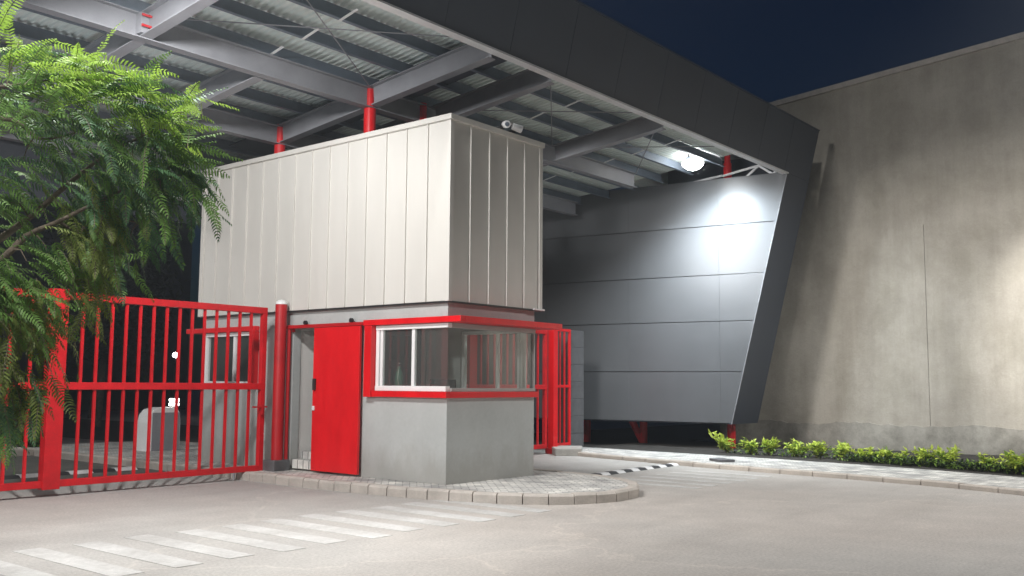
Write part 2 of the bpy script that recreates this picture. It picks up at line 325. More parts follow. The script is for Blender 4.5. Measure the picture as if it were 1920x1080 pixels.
# upper cladding
X0,X1,Y0,Y1=-.06,2.06,-.06,6.06; ZT=5.40
mb=MB(); mb.box(X0,X1,Y0,Y1,ZB+.003,ZT-.02)
part(mb,'cladding',M['cladding'])
mb=MB()
nl=14; w=(Y1-Y0)/nl
for i in range(1,nl):
    y=Y0+w*i; mb.box(X0-.028,X0+.002,y-.008,y+.008,ZB+.004,ZT-.085)
for i in range(1,5):
    x=X0+(X1-X0)*i/5; mb.box(x-.008,x+.008,Y0-.028,Y0+.002,ZB+.004,ZT-.085)
for i in range(1,5):
    x=X0+(X1-X0)*i/5; mb.box(x-.008,x+.008,Y1-.002,Y1+.028,ZB+.004,ZT-.085)
mb.box(X0-.03,X0+.05,Y0-.03,Y0+.05,ZB-.004,ZT-.085)
mb.box(X1-.05,X1+.03,Y0-.03,Y0+.05,ZB-.004,ZT-.085); mb.box(X0-.03,X0+.05,Y1-.05,Y1+.03,ZB-.004,ZT-.085)
part(mb,'seam',M['cladding'],bevel=.004)
mb=MB(); e=.055
mb.box(X0-e,X0+.12,Y0-e,Y1+e,ZT-.08,ZT); mb.box(X1-.12,X1+e,Y0-e,Y1+e,ZT-.08,ZT); mb.box(X0+.12,X1-.12,Y0-e,Y0+.12,ZT-.08,ZT); mb.box(X0+.12,X1-.12,Y1-.12,Y1+e,ZT-.08,ZT)
part(mb,'coping',M['cladding'],bevel=.006)
mb=MB(); mb.box(X0-.012,X0+.03,Y0-.012,Y1+.012,ZB-.022,ZB+.002); mb.box(X0+.03,X1+.012,Y0-.012,Y0+.03,ZB-.022,ZB+.002)
part(mb,'shadow_strip',M['dark'])  # dark strip standing in for the shadow line under the cladding
mb=MB(); mb.box(X1-.20,X1+.07,Y0-.05,Y0+.05,ZB-.012,ZB+.012); part(mb,'flashing_end',M['trim'])
# front corner window
def window(front=True):
    mb=MB()
    if front:
        mb.box(-.03,.06,0.0,1.45,1.425,1.50)            # bottom rail, lit side
        mb.box(-.02,.06,1.385,1.45,1.50,2.33); mb.box(.0,.05,1.325,1.375,1.50,2.33)
        mb.box(.0,.05,.655,.715,1.50,2.33)
        mb.box(-.03,.06,-.03,1.45,2.33,2.398)
        f=part(mb,'window',M['white'],bevel=.004); mb=MB()
        mb.box(.062,2.0,-.03,.06,2.33,2.398); mb.box(.062,2.0,-.03,.06,1.425,1.475); mb.box(1.965,2.0,-.02,.06,1.475,2.33)
        f2=part(mb,'window',M['white_shaded'],bevel=.004)
        g=MB(); g.add([(.022,.012,1.49),(.022,1.34,1.49),(.022,1.34,2.34),(.022,.012,2.34)],[(0,1,2,3)])
        sub(g,'pane',M['glass'],f); g=MB()
        g.add([(.024,.012,1.48),(1.97,.012,1.48),(1.97,.012,2.34),(.024,.012,2.34)],[(0,1,2,3)])
        sub(g,'pane',M['glass'],f2)
    else:
        mb.box(-.03,.06,4.48,5.94,1.475,1.545); mb.box(-.03,.06,4.48,5.94,2.33,2.398)
        mb.box(-.02,.06,4.48,4.54,1.545,2.33); mb.box(-.01,.05,5.03,5.09,1.545,2.33); mb.box(-.02,.06,5.86,5.94,1.545,2.33)
        f=part(mb,'window',M['white'],bevel=.004)
        g=MB(); g.add([(.022,4.53,1.54),(.022,5.87,1.54),(.022,5.87,2.34),(.022,4.53,2.34)],[(0,1,2,3)]); sub(g,'pane',M['glass'],f)
def fix_sub():
    # sub-parts: cancel the root's offset exactly once
    for o in C.objects:
        if o.parent and o.parent.parent: o.matrix_parent_inverse=Matrix.Identity(4)
window(True); window(False)
# window in the far side wall (seen through the corner window)
mb=MB(); mb.box(1.86,1.94,.19,1.41,1.37,1.42); mb.box(1.86,1.94,.19,1.41,2.34,2.39); mb.box(1.86,1.94,.19,.23,1.42,2.34); mb.box(1.86,1.94,1.36,1.41,1.42,2.34); mb.box(1.87,1.93,.64,.68,1.42,2.34)
f=part(mb,'window',M['white'],bevel=.004); g=MB(); g.add([(1.90,.2,1.4),(1.90,1.39,1.4),(1.90,1.39,2.36),(1.90,.2,2.36)],[(0,1,2,3)]); sub(g,'pane',M['glass'],f)
# red surround of the front window: fin, sill and flat canopy
mb=MB()
mb.box(-.11,-.002,1.462,1.62,1.33,2.398)
mb.box(-.085,.0,-.06,1.46,1.335,1.422); mb.box(.002,2.05,-.06,-.002,1.335,1.422)
mb.box(-.10,-.002,-.33,1.66,2.402,2.487); mb.box(0,2.30,-.33,-.034,2.402,2.487); mb.box(2.003,2.30,-.03,.9,2.402,2.487)
part(mb,'window_surround',M['red'],bevel=.006)
mb=MB(); mb.box(-.10,-.002,4.36,6.42,2.402,2.487); mb.box(-.002,1.0,6.003,6.42,2.402,2.487); mb.box(-.11,-.002,4.36,4.46,1.44,2.398)
part(mb,'window_surround',M['red'],bevel=.006)
# sliding door
mb=MB(); mb.box(-.105,-.06,1.72,2.80,.165,2.405)
d=part(mb,'door',M['red'],bevel=.006)
h=MB(); h.box(-.15,-.105,2.71,2.76,1.42,1.60); sub(h,'handle',M['dark'],d,bevel=.008); h=MB(); h.box(-.125,-.105,2.73,2.79,1.10,1.17); sub(h,'lock',M['trim'],d,bevel=.008)
mb=MB(); mb.tube((-.075,3.46,.13),(-.075,3.46,2.47),.032); mb.box(-.115,-.045,1.66,3.50,2.41,2.462); mb.box(-.04,-.002,3.40,3.44,2.36,2.44)
fr=part(mb,'door_frame',M['red_dark'])
for y in (3.05,1.95):
    h=MB(); h.tube((-.10,y,2.495),(-.06,y,2.495),.036); h.box(-.09,-.07,y-.012,y+.012,2.44,2.5); sub(h,'roller',M['dark'],fr)
# step stones at the doorway, cable on the wall
mb=MB(); mb.box(.0,.5,2.5,3.40,.158,.30); mb.box(.18,.5,2.5,3.40,.30,.42); part(mb,'step',M['paver'],bevel=.01)
mb=MB()
for a,b in zip([(-.01,3.62,2.35),(-.015,3.60,2.2),(-.02,3.57,1.9),(-.02,3.57,.15)],[(-.015,3.60,2.2),(-.02,3.57,1.9),(-.02,3.57,.15),(-.02,3.57,.14)]): mb.tube(a,b,.012,n=8)
part(mb,'cable',M['trim'])

# counter and bottle inside
t=thing('counter','pale work counter inside the corner window of the guardhouse','counter',(.45,1.1,.16))
mb=MB(); mb.box(.17,.75,.18,2.1,1.28,1.32); mb.build('top',M['interior'],t,bevel=.004)
for y in (.3,1.1,2.0): mb=MB(); mb.box(.55,.60,y-.02,y+.02,.159,1.279); mb.build('leg',M['steel'],t)
t=thing('bottle','dark green bottle with a black cap standing behind the corner window','bottle',(.35,1.02,1.322))
bx,by=.35,1.32
mb=MB(); mb.lathe((bx,by,1.322),[(.055,0),(.062,.02),(.062,.30),(.05,.38),(.025,.44),(.022,.47)],20); mb.build('body',M['bottle'],t,smooth=True)
mb=MB(); mb.lathe((bx,by,1.792),[(.028,0),(.030,.01),(.030,.05),(.026,.055)],16); mb.build('cap',M['dark'],t)
t=thing('monitor','black monitor back seen low behind the sliding pane of the corner window','monitor',(.5,.55,1.32))
mb=MB(); mb.box(.48,.52,.30,.80,1.42,1.60); mb.build('screen',M['dark'],t,bevel=.006); mb=MB(); mb.box(.44,.58,.47,.63,1.321,1.335); mb.box(.49,.51,.53,.57,1.335,1.43); mb.build('stand',M['dark'],t)
# security cameras on the coping
def seccam(x,dirv,label):
    t=thing('security_camera',label,'security camera',(x,-.12,5.40))
    mb=MB(); mb.box(x-.05,x+.05,-.12,-.02,5.405,5.44); mb.tube((x,-.10,5.43),(x,-.17,5.47),.016); o=mb.build('bracket',M['dark'],t)
    c=Vector((x,-.20,5.46)); d=Vector(dirv).normalized()
    mb=MB(); mb.tube(c-d*.09,c+d*.07,.052,.058,20); mb.build('body',M['white'],t,bevel=.008)
    mb=MB(); mb.tube(c+d*.069,c+d*.078,.034,.034,18); mb.build('lens',M['purlin'],t)
seccam(1.02,(-.55,-.75,-.2),'white security camera facing the road on the top edge of the guardhouse')
seccam(1.30,(.75,-.5,-.25),'white security camera turned away to the right beside the one facing the road')

# ------------------------------------------------------------------ gates
def gate(loc,label,x0,x1,thick,bars,y=3.69):
    t=thing('sliding_gate',label,'gate',loc)
    def P(mb,n,m=M['red_gate'],bv=.005): return mb.build(n,m,t,bv)
    for n,z0,z1 in (('top_rail',2.645,2.745),('middle_rail',1.42,1.52),('bottom_rail',.125,.215)):
        mb=MB(); mb.box(x0,x1,y-.045,y+.045,z0,z1); P(mb,n)
    for a,b in ((x0,x0+.085),(x1-.085,x1)):
        mb=MB(); mb.box(a,b,y-.042,y+.042,.19,2.67); P(mb,'end_stile')
    mb=MB(); mb.box(thick,thick+.23,y-.075,y+.075,.10,2.78); P(mb,'post_stile')
    base=None
    for x in bars:
        if base is None:
            mb=MB(); mb.box(x-.018,x+.018,y-.018,y+.018,.20,2.66); base=P(mb,'bar',bv=0); bx=x
        else:
            o=base.copy(); C.objects.link(o); o.location=(x-bx,0,0)
    return t
gL=gate((-2.3,3.69,.10),'tall red barred sliding gate on the left, half hidden by the tree',-7.4,-.375,-3.90,[-.66-.213*i for i in range(14)]+[-4.12-.27*i for i in range(12)])
mb=MB(); mb.box(-.62,-.36,3.60,3.645,1.13,1.155); mb.box(-.47,-.44,3.58,3.645,1.02,1.18); mb.build('latch',M['red_dark'],gL)
mb=MB(); mb.tube((-.93,3.63,.02),(-.93,3.63,.125),.012,.02); mb.build('drop_bolt',M['steel'],gL); mb=MB(); mb.tube((-.50,3.66,.055),(-.50,3.72,.055),.055); mb.build('wheel',M['dark'],gL)
gR=gate((4.8,3.69,.10),'red barred sliding gate on the right lane behind the corner window',2.35,7.20,4.55,[2.62+.213*i for i in range(9)]+[4.98+.213*i for i in range(10)])
mb=MB(); mb.box(4.6,4.7,3.6,3.64,.02,.10); mb.build('wheel',M['dark'],gR)
# gate leaf beyond the right post
t=thing('gate_leaf','narrow red barred gate leaf beyond the right gate post','gate',(7.85,3.69,.1))
for n,z0,z1 in (('top_rail',2.74,2.80),('middle_rail',1.46,1.52),('bottom_rail',.15,.21)):
    mb=MB(); mb.box(7.52,8.19,3.72,3.77,z0,z1); mb.build(n,M['red'],t,bevel=.004)
mb=MB(); mb.box(8.128,8.187,3.723,3.767,.18,2.77); mb.build('end_stile',M['red'],t)
for x in (7.62,7.79,7.96):
    mb=MB(); mb.box(x-.018,x+.018,3.727,3.763,.19,2.75); mb.build('bar',M['red'],t)
t=thing('gate_post','square red gate post on a concrete footing right of the guardhouse','gate post',(7.36,3.62,0))
mb=MB(); mb.box(7.28,7.44,3.54,3.70,.12,2.86); mb.build('shaft',M['red'],t,bevel=.008)
mb=MB(); mb.box(7.24,7.48,3.50,3.74,.0,.119); mb.build('base_plate',M['red_dark'],t,bevel=.01)
mb=MB(); mb.box(7.44,7.515,3.68,3.73,.6,.68); mb.build('hinge',M['red_dark'],t); mb=MB(); mb.box(7.44,7.515,3.68,3.73,2.2,2.28); mb.build('hinge',M['red_dark'],t)
# round post at the left gate
t=thing('gate_post','round red gate post with a white cap beside the guardhouse door','gate post',(-.22,3.50,.12))
mb=MB(); mb.tube((-.22,3.5,.30),(-.22,3.5,2.80),.095,n=28); mb.build('shaft',M['red_dark'],t,smooth=False)
mb=MB(); mb.lathe((-.22,3.5,2.80),[(.098,0),(.098,.012),(.085,.045),(.05,.07),(.01,.078)],24); mb.build('cap',M['white'],t,smooth=True)
mb=MB(); mb.box(-.38,-.06,3.36,3.66,.02,.30); mb.build('footing',M['stone'],t,bevel=.015)
# stone pier and low concrete block
t=thing('gate_pier','dark grey tiled pier behind the narrow red gate leaf','pier',(8.55,3.95,.02))
mb=MB()
for k in range(7): mb.box(8.30,8.85,3.72+.1,4.3,.0+.40*k,.394+.40*k)
mb.build('masonry',M['stone'],t,bevel=.006); mb=MB(); mb.box(8.32,8.83,3.84,4.28,.0,2.78); mb.build('core',M['soffit'],t)
mb=MB(); a=Vector((7.0,3.45)); 
mb.prism([(6.86,3.18),(7.26,2.78),(8.05,3.30),(7.6,3.9)],-.01,.16); tag(mb.build('concrete_footing',M['concrete'],bevel=.02),'pale concrete block at the foot of the right gate post','concrete block')
mb=MB(); mb.prism([(6.95,-.66),(7.22,-.84),(7.46,-.46),(7.2,-.30)],.07,.125); tag(mb.build('kerb_block',M['stone'],bevel=.01),'flat grey block lying on the pavement beside the first shrub','block')
# speed humps
def hump(name,label,a,b,n,w,h):
    a=Vector(a);b=Vector(b); t=thing(name,label,'speed bump',(*((a+b)/2),0)); d=(b-a)/n; s=Vector((-d.y,d.x)).normalized()*w/2
    for i in range(n):
        p=a+d*i; q=a+d*(i+.985); mb=MB(); k=.45
        mb.hexa([(*(p-s),.001),(*(p+s),.001),(*(q+s),.001),(*(q-s),.001),(*(p-s*k),h),(*(p+s*k),h),(*(q+s*k),h),(*(q-s*k),h)])
        mb.build('segment',M['white'] if i%2 else M['rubber'],t,bevel=.008)
hump('speed_bump','black and white striped speed bump between the island and the right kerb',(3.05,-.02),(6.62,.12),14,.22,.04)
hump('speed_bump','dark striped speed bump behind the left barred gate',(-6.6,6.35),(-.9,6.6),14,.28,.05)

# ------------------------------------------------------------------ canopy
K=thing('entrance_canopy','wide steel canopy with dark fascia and corrugated roof on red columns','canopy',(2,4,0))
S=-.108; zf=lambda y,o=0: 6.32+S*(y+.477)+o
LN=-.2396
# fascia (leans outward towards its top)
def fy(z): return -.48+LN*(z-6.42)
XL,XR=-12.0,12.08; ZA,ZC=6.40,7.58
def fas(x0,x1): 
    mb.hexa([(x0,fy(ZA),ZA),(x1,fy(ZA),ZA),(x1,fy(ZA)+.07,ZA),(x0,fy(ZA)+.07,ZA),(x0,fy(ZC),ZC),(x1,fy(ZC),ZC),(x1,fy(ZC)+.07,ZC),(x0,fy(ZC)+.07,ZC)])
n=17; xs=[XL+(XR-XL)*i/n for i in range(n+1)]
mb=MB()
for i in range(n): fas(xs[i]+.003,xs[i+1]-.003)
mb.build('fascia',M['paneldark'],K,bevel=.004)
mb=MB(); mb.hexa([(XL,fy(ZA)+.08,ZA+.02),(XR,fy(ZA)+.08,ZA+.02),(XR,fy(ZA)+.10,ZA+.02),(XL,fy(ZA)+.10,ZA+.02),(XL,fy(ZC)+.08,ZC),(XR,fy(ZC)+.08,ZC),(XR,fy(ZC)+.10,ZC),(XL,fy(ZC)+.10,ZC)]); mb.build('fascia_backing',M['purlin'],K)
mb=MB(); mb.box(XL,10.80,-.525,-.365,ZA-.032,ZA-.003); mb.build('fascia_trim',M['trim'],K)
mb=MB(); mb.box(XL,XR,fy(ZC)-.02,fy(ZC)+.12,ZC+.002,ZC+.03); mb.build('fascia_coping',M['paneldark'],K)
# corrugated roof sheet
mb=MB(); pitch=.136; per=8; ZR=.60
def xr(y): return 11.9 if y<.5 else 10.75-.14*(y+.48)-.02
ys=[-.40,.6,1.8,3.18,3.2,4.8,6.4,8.0,9.6]; nx=int((11.9+12)/pitch*per); vs=[];fs=[]
for j,y in enumerate(ys):
    for i in range(nx+1):
        x=-12+ ((9.95 if y<3.19 else 10.75-.14*(y+.48))+12)*i/nx
        ph=(i%per)/per; prof=(.018,.018,.014,-.014,-.018,-.018,-.014,.014)[i%per]
        vs.append((x,y,zf(y,ZR)+prof))
for j in range(len(ys)-1):
    for i in range(nx):
        a=j*(nx+1)+i; fs.append((a,a+1,a+nx+2,a+nx+1))
mb.add(vs,fs); mb.build('roof_sheet',M['sheet'],K)
mb=MB(); mb.box(9.80,11.98,-.46,3.30,7.20,7.23); mb.box(9.80,9.84,-.46,3.30,6.98,7.199); mb.box(9.80,11.98,3.30,3.34,6.5,7.23); mb.build('end_bay_roof',M['sheet'],K)
# rafters (along y) and girders (along x)
H=.335
for x,y0,y1 in ((-7.55,-.36,9.4),(-3.54,-.36,9.4),(-1.62,2.36,4.50),(.48,-.36,2.14),(.48,2.36,4.50),(1.95,-.36,2.14),(1.95,2.36,9.4),(5.46,-.36,2.14),(5.46,2.36,9.4)):
    mb=MB(); mb.ibeam((x,y0,zf(y0)),(x,y1,zf(y1)),H,.17); mb.build('rafter',M['steel'],K)
for y,x0,x1 in ((2.25,-12,8.6),(4.6,-12,9.6),(7.0,-12,9.3)):
    mb=MB(); mb.ibeam((x0,y,zf(y)-.012),(x1,y,zf(y)-.012),H,.17); mb.build('girder',M['steel'],K)
for i in range(11):
    y=2.31-.80*2+.80*i; mb=MB(); z=zf(y,H+.006); x1=9.93 if y<3.2 else 10.7-.14*(y+.48)
    mb.box(-12,x1,y-.008,y+.0,z,z+.20); mb.box(-12,x1,y-.075,y-.008,z,z+.01); mb.box(-12,x1,y,y+.065,z+.19,z+.20)
    mb.build('purlin',M['purlin'],K)
for xb in (-5.6,-1.55,3.75,7.3):
    for i in range(5):
        y=2.31-.8*2+.8*i; mb=MB(); a=(xb,y-.40,zf(y-.40,H+.02)); b=(xb+.02,y-.02,zf(y,H+.004)-.006); mb.beam(a,b,.045,.008); mb.build('sag_bar',M['trim'],K)
for a,b in (((-3.5,-.3),(.45,2.2)),((-3.5,2.2),(.45,-.3)),((2.0,-.3),(5.4,2.2)),((2.0,2.2),(5.4,-.3)),((5.5,-.3),(8.6,2.2)),((5.5,2.2),(8.6,-.3))):
    mb=MB(); mb.tube((a[0],a[1],zf(a[1],H-.03)),(b[0],b[1],zf(b[1],H-.03)),.009,n=6); mb.build('brace_rod',M['steel'],K)
# gusset and bolts at the left joint
mb=MB(); mb.box(-3.66,-3.55,2.10,2.24,zf(2.2,.03),zf(2.2,.30)); mb.build('gusset',M['steel'],K)
for z in (.10,.24): mb=MB(); mb.tube((-3.68,2.05,zf(2.1,z)),(-3.55,2.05,zf(2.1,z)),.018,n=8); mb.build('bolt',M['red_dark'],K)
# dark soffit board between the two close rafters
mb=MB(); mb.hexa([(.58,-.35,zf(-.35,.42)),(1.52,-.35,zf(-.35,.42)),(1.52,6.4,zf(6.4,.42)),(.58,6.4,zf(6.4,.42)),(.58,-.35,zf(-.35,.45)),(1.52,-.35,zf(-.35,.45)),(1.52,6.4,zf(6.4,.45)),(.58,6.4,zf(6.4,.45))]); mb.build('soffit_board',M['soffit'],K)
mb=MB(); mb.hexa([(-11.9,7.2,zf(7.2,-.9)),(9.2,7.2,zf(7.2,-.9)),(9.2,7.26,zf(7.2,-.9)),(-11.9,7.26,zf(7.2,-.9)),(-11.9,7.2,zf(7.2,.5)),(9.2,7.2,zf(7.2,.5)),(9.2,7.26,zf(7.2,.5)),(-11.9,7.26,zf(7.2,.5))]); mb.build('rear_fascia',M['soffit'],K)
# columns
for x,y,zb in ((.48,2.25,5.37),(1.70,2.25,5.37),(.48,4.6,5.37),(-7.55,4.6,.0),(11.2,1.2,.0),(11.2,3.62,.0),(11.2,5.35,.0),(11.2,8.0,.0)):
    zt=zf(y,H+.02); 
    if x>10: zt=7.19 if y<3 else zf(y,.52)
    zm=zf(y)-.02 if x<10 else zt-.28
    mb=MB(); mb.tube((x,y,zb),(x,y,zm),.098,n=24); mb.tube((x,y,zm),(x,y,zt),.075,n=24); mb.build('column',M['red'],K)
# leaning strut under the wing
mb=MB(); mb.tube((11.1,3.95,.72),(11.2,3.66,.1),.09,.08); mb.build('strut',M['red'],K)
# small end truss above the wing wall
for a,b in (((10.9,-.1,6.42),(10.9,.25,6.68)),((10.9,.6,6.42),(10.9,.25,6.68)),((10.9,-.1,6.42),(10.9,-.3,6.62)),((10.95,1.2,6.56),(10.9,.1,6.70)),((10.95,2.0,6.5),(10.9,1.2,6.56)),((1.2,6.9,4.9),(.6,6.9,5.55)),((1.2,6.9,4.9),(1.8,6.9,5.55)),((-.6,6.9,5.0),(1.2,6.9,4.9))): mb=MB(); mb.beam(a,b,.05,.05,(1,0,.1)); mb.build('truss_bar',M['trim'],K)

# floodlight under the canopy
LP=Vector((9.02,.97,6.56))
t=thing('floodlight','bright white floodlight under the canopy in front of the grey panel wall','floodlight',LP)
mb=MB(); mb.box(LP.x-.11,LP.x+.11,LP.y-.09,LP.y+.11,LP.z-.02,LP.z+.06); mb.build('housing',M['purlin'],t,bevel=.01)
mb=MB(); mb.lathe((LP.x,LP.y,LP.z-.16),[(.01,-.08),(.13,-.04),(.22,.03),(.245,.09),(.20,.139)],24); mb.build('lens',M['lampglow'],t,smooth=True)  # glowing lens widened to the size of the lamp's glare
mb=MB(); mb.beam((LP.x,LP.y+.1,LP.z+.07),(LP.x,LP.y+.1,LP.z+.16),.05,.02,(1,0,0)); mb.build('bracket',M['dark'],t)

# ------------------------------------------------------------------ leaning panel wall (wing)
Wt=thing('panel_wall','leaning dark grey panel wall on short red columns under the canopy','panel wall',(11,2.5,.6))
k=.14
def wx(y): return 10.8-k*(y+.48)
zj=[6.42,5.30,4.125,3.03,1.85,.66]
yL=9.0
def wy(z): return -.48+LN*(z-6.42)
for a,b in zip(zj,zj[1:]):
    cuts=[None,1.15,3.45,5.75,yL]
    for i in range(4):
        z0,z1=b+.008,a-.008 if a<6.4 else a
        y00=wy(z0)+.004 if i==0 else cuts[i]+.001; y01=wy(z1)+.004 if i==0 else cuts[i]+.001; y1=cuts[i+1]-.001
        mb=MB(); d=.05
        mb.hexa([(wx(y00),y00,z0),(wx(y00)+d,y00,z0),(wx(y1)+d,y1,z0),(wx(y1),y1,z0),(wx(y01),y01,z1),(wx(y01)+d,y01,z1),(wx(y1)+d,y1,z1),(wx(y1),y1,z1)])
        mb.build('panel',M['panel'],Wt,bevel=.002)
# backing behind the joints
mb=MB(); z0,z1=.66,6.41; y00,y01=wy(z0)+.02,wy(z1)+.02; o1,o2=.052,.10
mb.hexa([(wx(y00)+o1,y00,z0),(wx(y00)+o2,y00,z0),(wx(yL)+o2,yL,z0),(wx(yL)+o1,yL,z0),(wx(y01)+o1,y01,z1),(wx(y01)+o2,y01,z1),(wx(yL)+o2,yL,z1),(wx(yL)+o1,yL,z1)]); mb.build('backing',M['rubber'],Wt)
# side face running down from the fascia
mb=MB(); zb=.64
def q(x,z): return (x,fy(z),z)
mb.hexa([q(wx(wy(zb))+.0,zb),q(12.0,zb),(12.0,fy(zb)+.06,zb),(wx(wy(zb)),fy(zb)+.06,zb),q(10.80,6.395),q(12.08,6.395),(12.08,fy(6.395)+.06,6.395),(10.80,fy(6.395)+.06,6.395)])
mb.build('side_panel',M['paneldark'],Wt)
mb=MB(); e=.018
mb.hexa([(wx(wy(zb))-e,fy(zb)-e,zb),(wx(wy(zb))+.012,fy(zb)-e,zb),(wx(wy(zb))+.012,fy(zb)-.001,zb),(wx(wy(zb))-e,fy(zb)-.001,zb),(10.80-e,fy(6.42)-e,6.42),(10.812,fy(6.42)-e,6.42),(10.812,fy(6.42)-.001,6.42),(10.80-e,fy(6.42)-.001,6.42)])
mb.build('corner_trim',M['steel'],Wt)
mb=MB(); mb.hexa([(wx(wy(zb))+.02,fy(zb)+.07,zb),(11.98,fy(zb)+.07,zb),(11.98,yL,zb),(wx(yL)+.02,yL,zb),(wx(wy(zb))+.02,fy(zb)+.07,zb+.02),(11.98,fy(zb)+.07,zb+.02),(11.98,yL,zb+.02),(wx(yL)+.02,yL,zb+.02)]); mb.build('soffit',M['soffit'],Wt)
mb=MB(); mb.box(11.97,12.03,1.1,yL,zb+.03,6.3); mb.box(11.97,12.03,-.2,3.34,6.302,7.19); mb.build('rear_panel',M['paneldark'],Wt)

# ------------------------------------------------------------------ concrete wall of the big building
Q=thing('concrete_building','tall stained bare concrete wall of a large building on the right','building',(13.3,-6,0))
def ztop(y): return 8.70-.088*(y-.3)
mb=MB(); ya,yb,yj=2.4,-16.0,-2.80
for a,b in ((ya,yj+.005),(yj-.005,-8.6),(-8.606,yb)):
    mb.box(13,13.4,b,a,.62,5.25)
a,b=ya,yb; mb.hexa([(13,a,5.25),(13,b,5.25),(13.4,b,5.25),(13.4,a,5.25),(13,a,ztop(a)),(13,b,ztop(b)),(13.4,b,ztop(b)),(13.4,a,ztop(a))])
mb.build('wall',M['wall'],Q)
mb=MB(); mb.box(13.02,13.38,yb+.01,ya-.01,.63,5.2); mb.build('joint_filler',M['rubber'],Q)
# plinth with a broken upper edge
mb=MB(); random.seed(5); N=120
for i in range(N):
    y0=ya+(yb-ya)*i/N; y1=ya+(yb-ya)*(i+1)/N
    if i==0: h0=.66
    h1=.66+.03*math.sin(i*.35)+random.uniform(-.025,.025)
    d=.035
    mb.hexa([(13-d,y0,-.05),(13-d,y1,-.05),(13.4,y1,-.05),(13.4,y0,-.05),(13-d,y0,h0),(13-d,y1,h1),(13.4,y1,h1),(13.4,y0,h0)]); h0=h1
mb.build('plinth',M['plinth'],Q)
mb=MB(); mb.hexa([(12.93,ya,ztop(ya)+.003),(12.93,yb,ztop(yb)+.003),(13.45,yb,ztop(yb)+.003),(13.45,ya,ztop(ya)+.003),(12.93,ya,ztop(ya)+.13),(12.93,yb,ztop(yb)+.13),(13.45,yb,ztop(yb)+.13),(13.45,ya,ztop(ya)+.13)]); mb.build('coping',M['kerb'],Q)

# ------------------------------------------------------------------ shrubs in the bed
random.seed(21)
def leaf(mb,c,d,n,l,w):
    """pointed leaf folded a little along its midrib"""
    d=d.normalized(); s=d.cross(n); 
    if s.length<1e-3: s=d.orthogonal()
    s.normalize(); n=s.cross(d)
    a=c; b=c+d*l*.45+s*w/2+n*w*.15; e=c+d*l-n*l*.12; f=c+d*l*.45-s*w/2+n*w*.15; m=c+d*l*.5-n*l*.02
    mb.add([a,b,e,f,m],[(0,4,1),(1,4,2),(0,3,4),(3,2,4)])
def shrub(x,y,h,r,label,spiky=False,nst=9):
    h*=.98; r*=1.05 if y>-2.4 else 1.28
    t=thing('shrub',label,'shrub',(x,y,.06),'shrubs in the bed along the concrete wall')
    mb=MB(); st=MB()
    for i in range(nst):
        a=random.uniform(0,6.28); rr=r*math.sqrt(random.random()); tip=Vector((x+rr*math.cos(a),y+rr*math.sin(a)*1.25,.06+h*random.uniform(.55,1.0)))
        b=Vector((x+random.uniform(-.04,.04),y+random.uniform(-.04,.04),.05)); st.tube(b,tip,.006,.003,5)
        for j in range(22):
            tt=random.uniform(.25,1.0); c=b.lerp(tip,tt)
            d=Vector((random.gauss(0,1),random.gauss(0,1),random.gauss(.45,.5)))
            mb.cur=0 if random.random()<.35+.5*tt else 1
            leaf(mb,c,d,Vector((random.gauss(0,.4),random.gauss(0,.4),1)),random.uniform(.08,.15),random.uniform(.04,.065))
    if spiky:
        for a in (2.2,2.5,2.0,1.7):
            b=Vector((x,y,.1)); tip=b+Vector((-.05,math.cos(a)*-.45,.34+.1*random.random())); st.tube(b,tip,.007,.003,5)
            for j in range(14):
                c=b.lerp(tip,.3+.7*j/13); leaf(mb,c,Vector((random.gauss(0,.6),.5+random.gauss(0,.5),.5)),Vector((-1,0,.4)),.12,.04)
    mb.build('foliage',[M['hedge'],M['hedge2']],t); st.build('stem',M['bark'],t)
data=[(9.55,.50,.34,.17,True,'spiky lime shrub leaning left in front of the red column, first of the row'),
(9.45,-.12,.36,.20,False,'bushy lime shrub right of the red column at the foot of the wall'),
(9.45,-.55,.36,.18,False,'lime shrub with a tall tuft, third from the red column'),
(9.40,-1.17,.34,.20,False,'round lime shrub standing alone, fourth from the red column'),
(9.40,-1.62,.34,.17,False,'narrow lime shrub with a raised crown, fifth from the red column'),
(9.32,-2.12,.36,.21,False,'wide lime shrub with upright right tips, sixth from the red column'),
(9.20,-2.72,.26,.20,False,'low lime shrub left of the vertical wall joint, seventh from the red column'),
(9.15,-3.22,.27,.21,False,'low spreading lime shrub under the vertical wall joint'),
(9.02,-3.74,.32,.23,False,'dense lime shrub just right of the vertical wall joint'),
(8.95,-4.22,.36,.20,False,'lime shrub with a raised tuft, third from the right end of the row'),
(8.62,-4.98,.32,.09,False,'thin upright lime shrub, second from the right end of the row'),
(8.40,-5.52,.38,.20,False,'tall lime shrub at the right edge of the photo, last of the row')]
for x,y,h,r,sp,l in data: shrub(x,y,h,r,l,sp,6 if r<.1 else 11)
# low ground cover between them
mb=MB()
for i in range(6500):
    y=random.uniform(-7.5,.35); tl=max(0,min(1,(-y)/6)); x=9.45-1.05*tl**1.5+random.uniform(-.28,.40)
    if random.random()<.85 and y>-2.3: continue
    mb.cur=random.choice((0,1,1)); leaf(mb,Vector((x,y,.06+random.uniform(0,.13))),Vector((random.gauss(0,1),random.gauss(0,1),.7)),Vector((0,0,1)),random.uniform(.06,.12),.042)
mb.build('ground_cover',[M['hedge2'],M['farleaf']])['kind']='stuff'

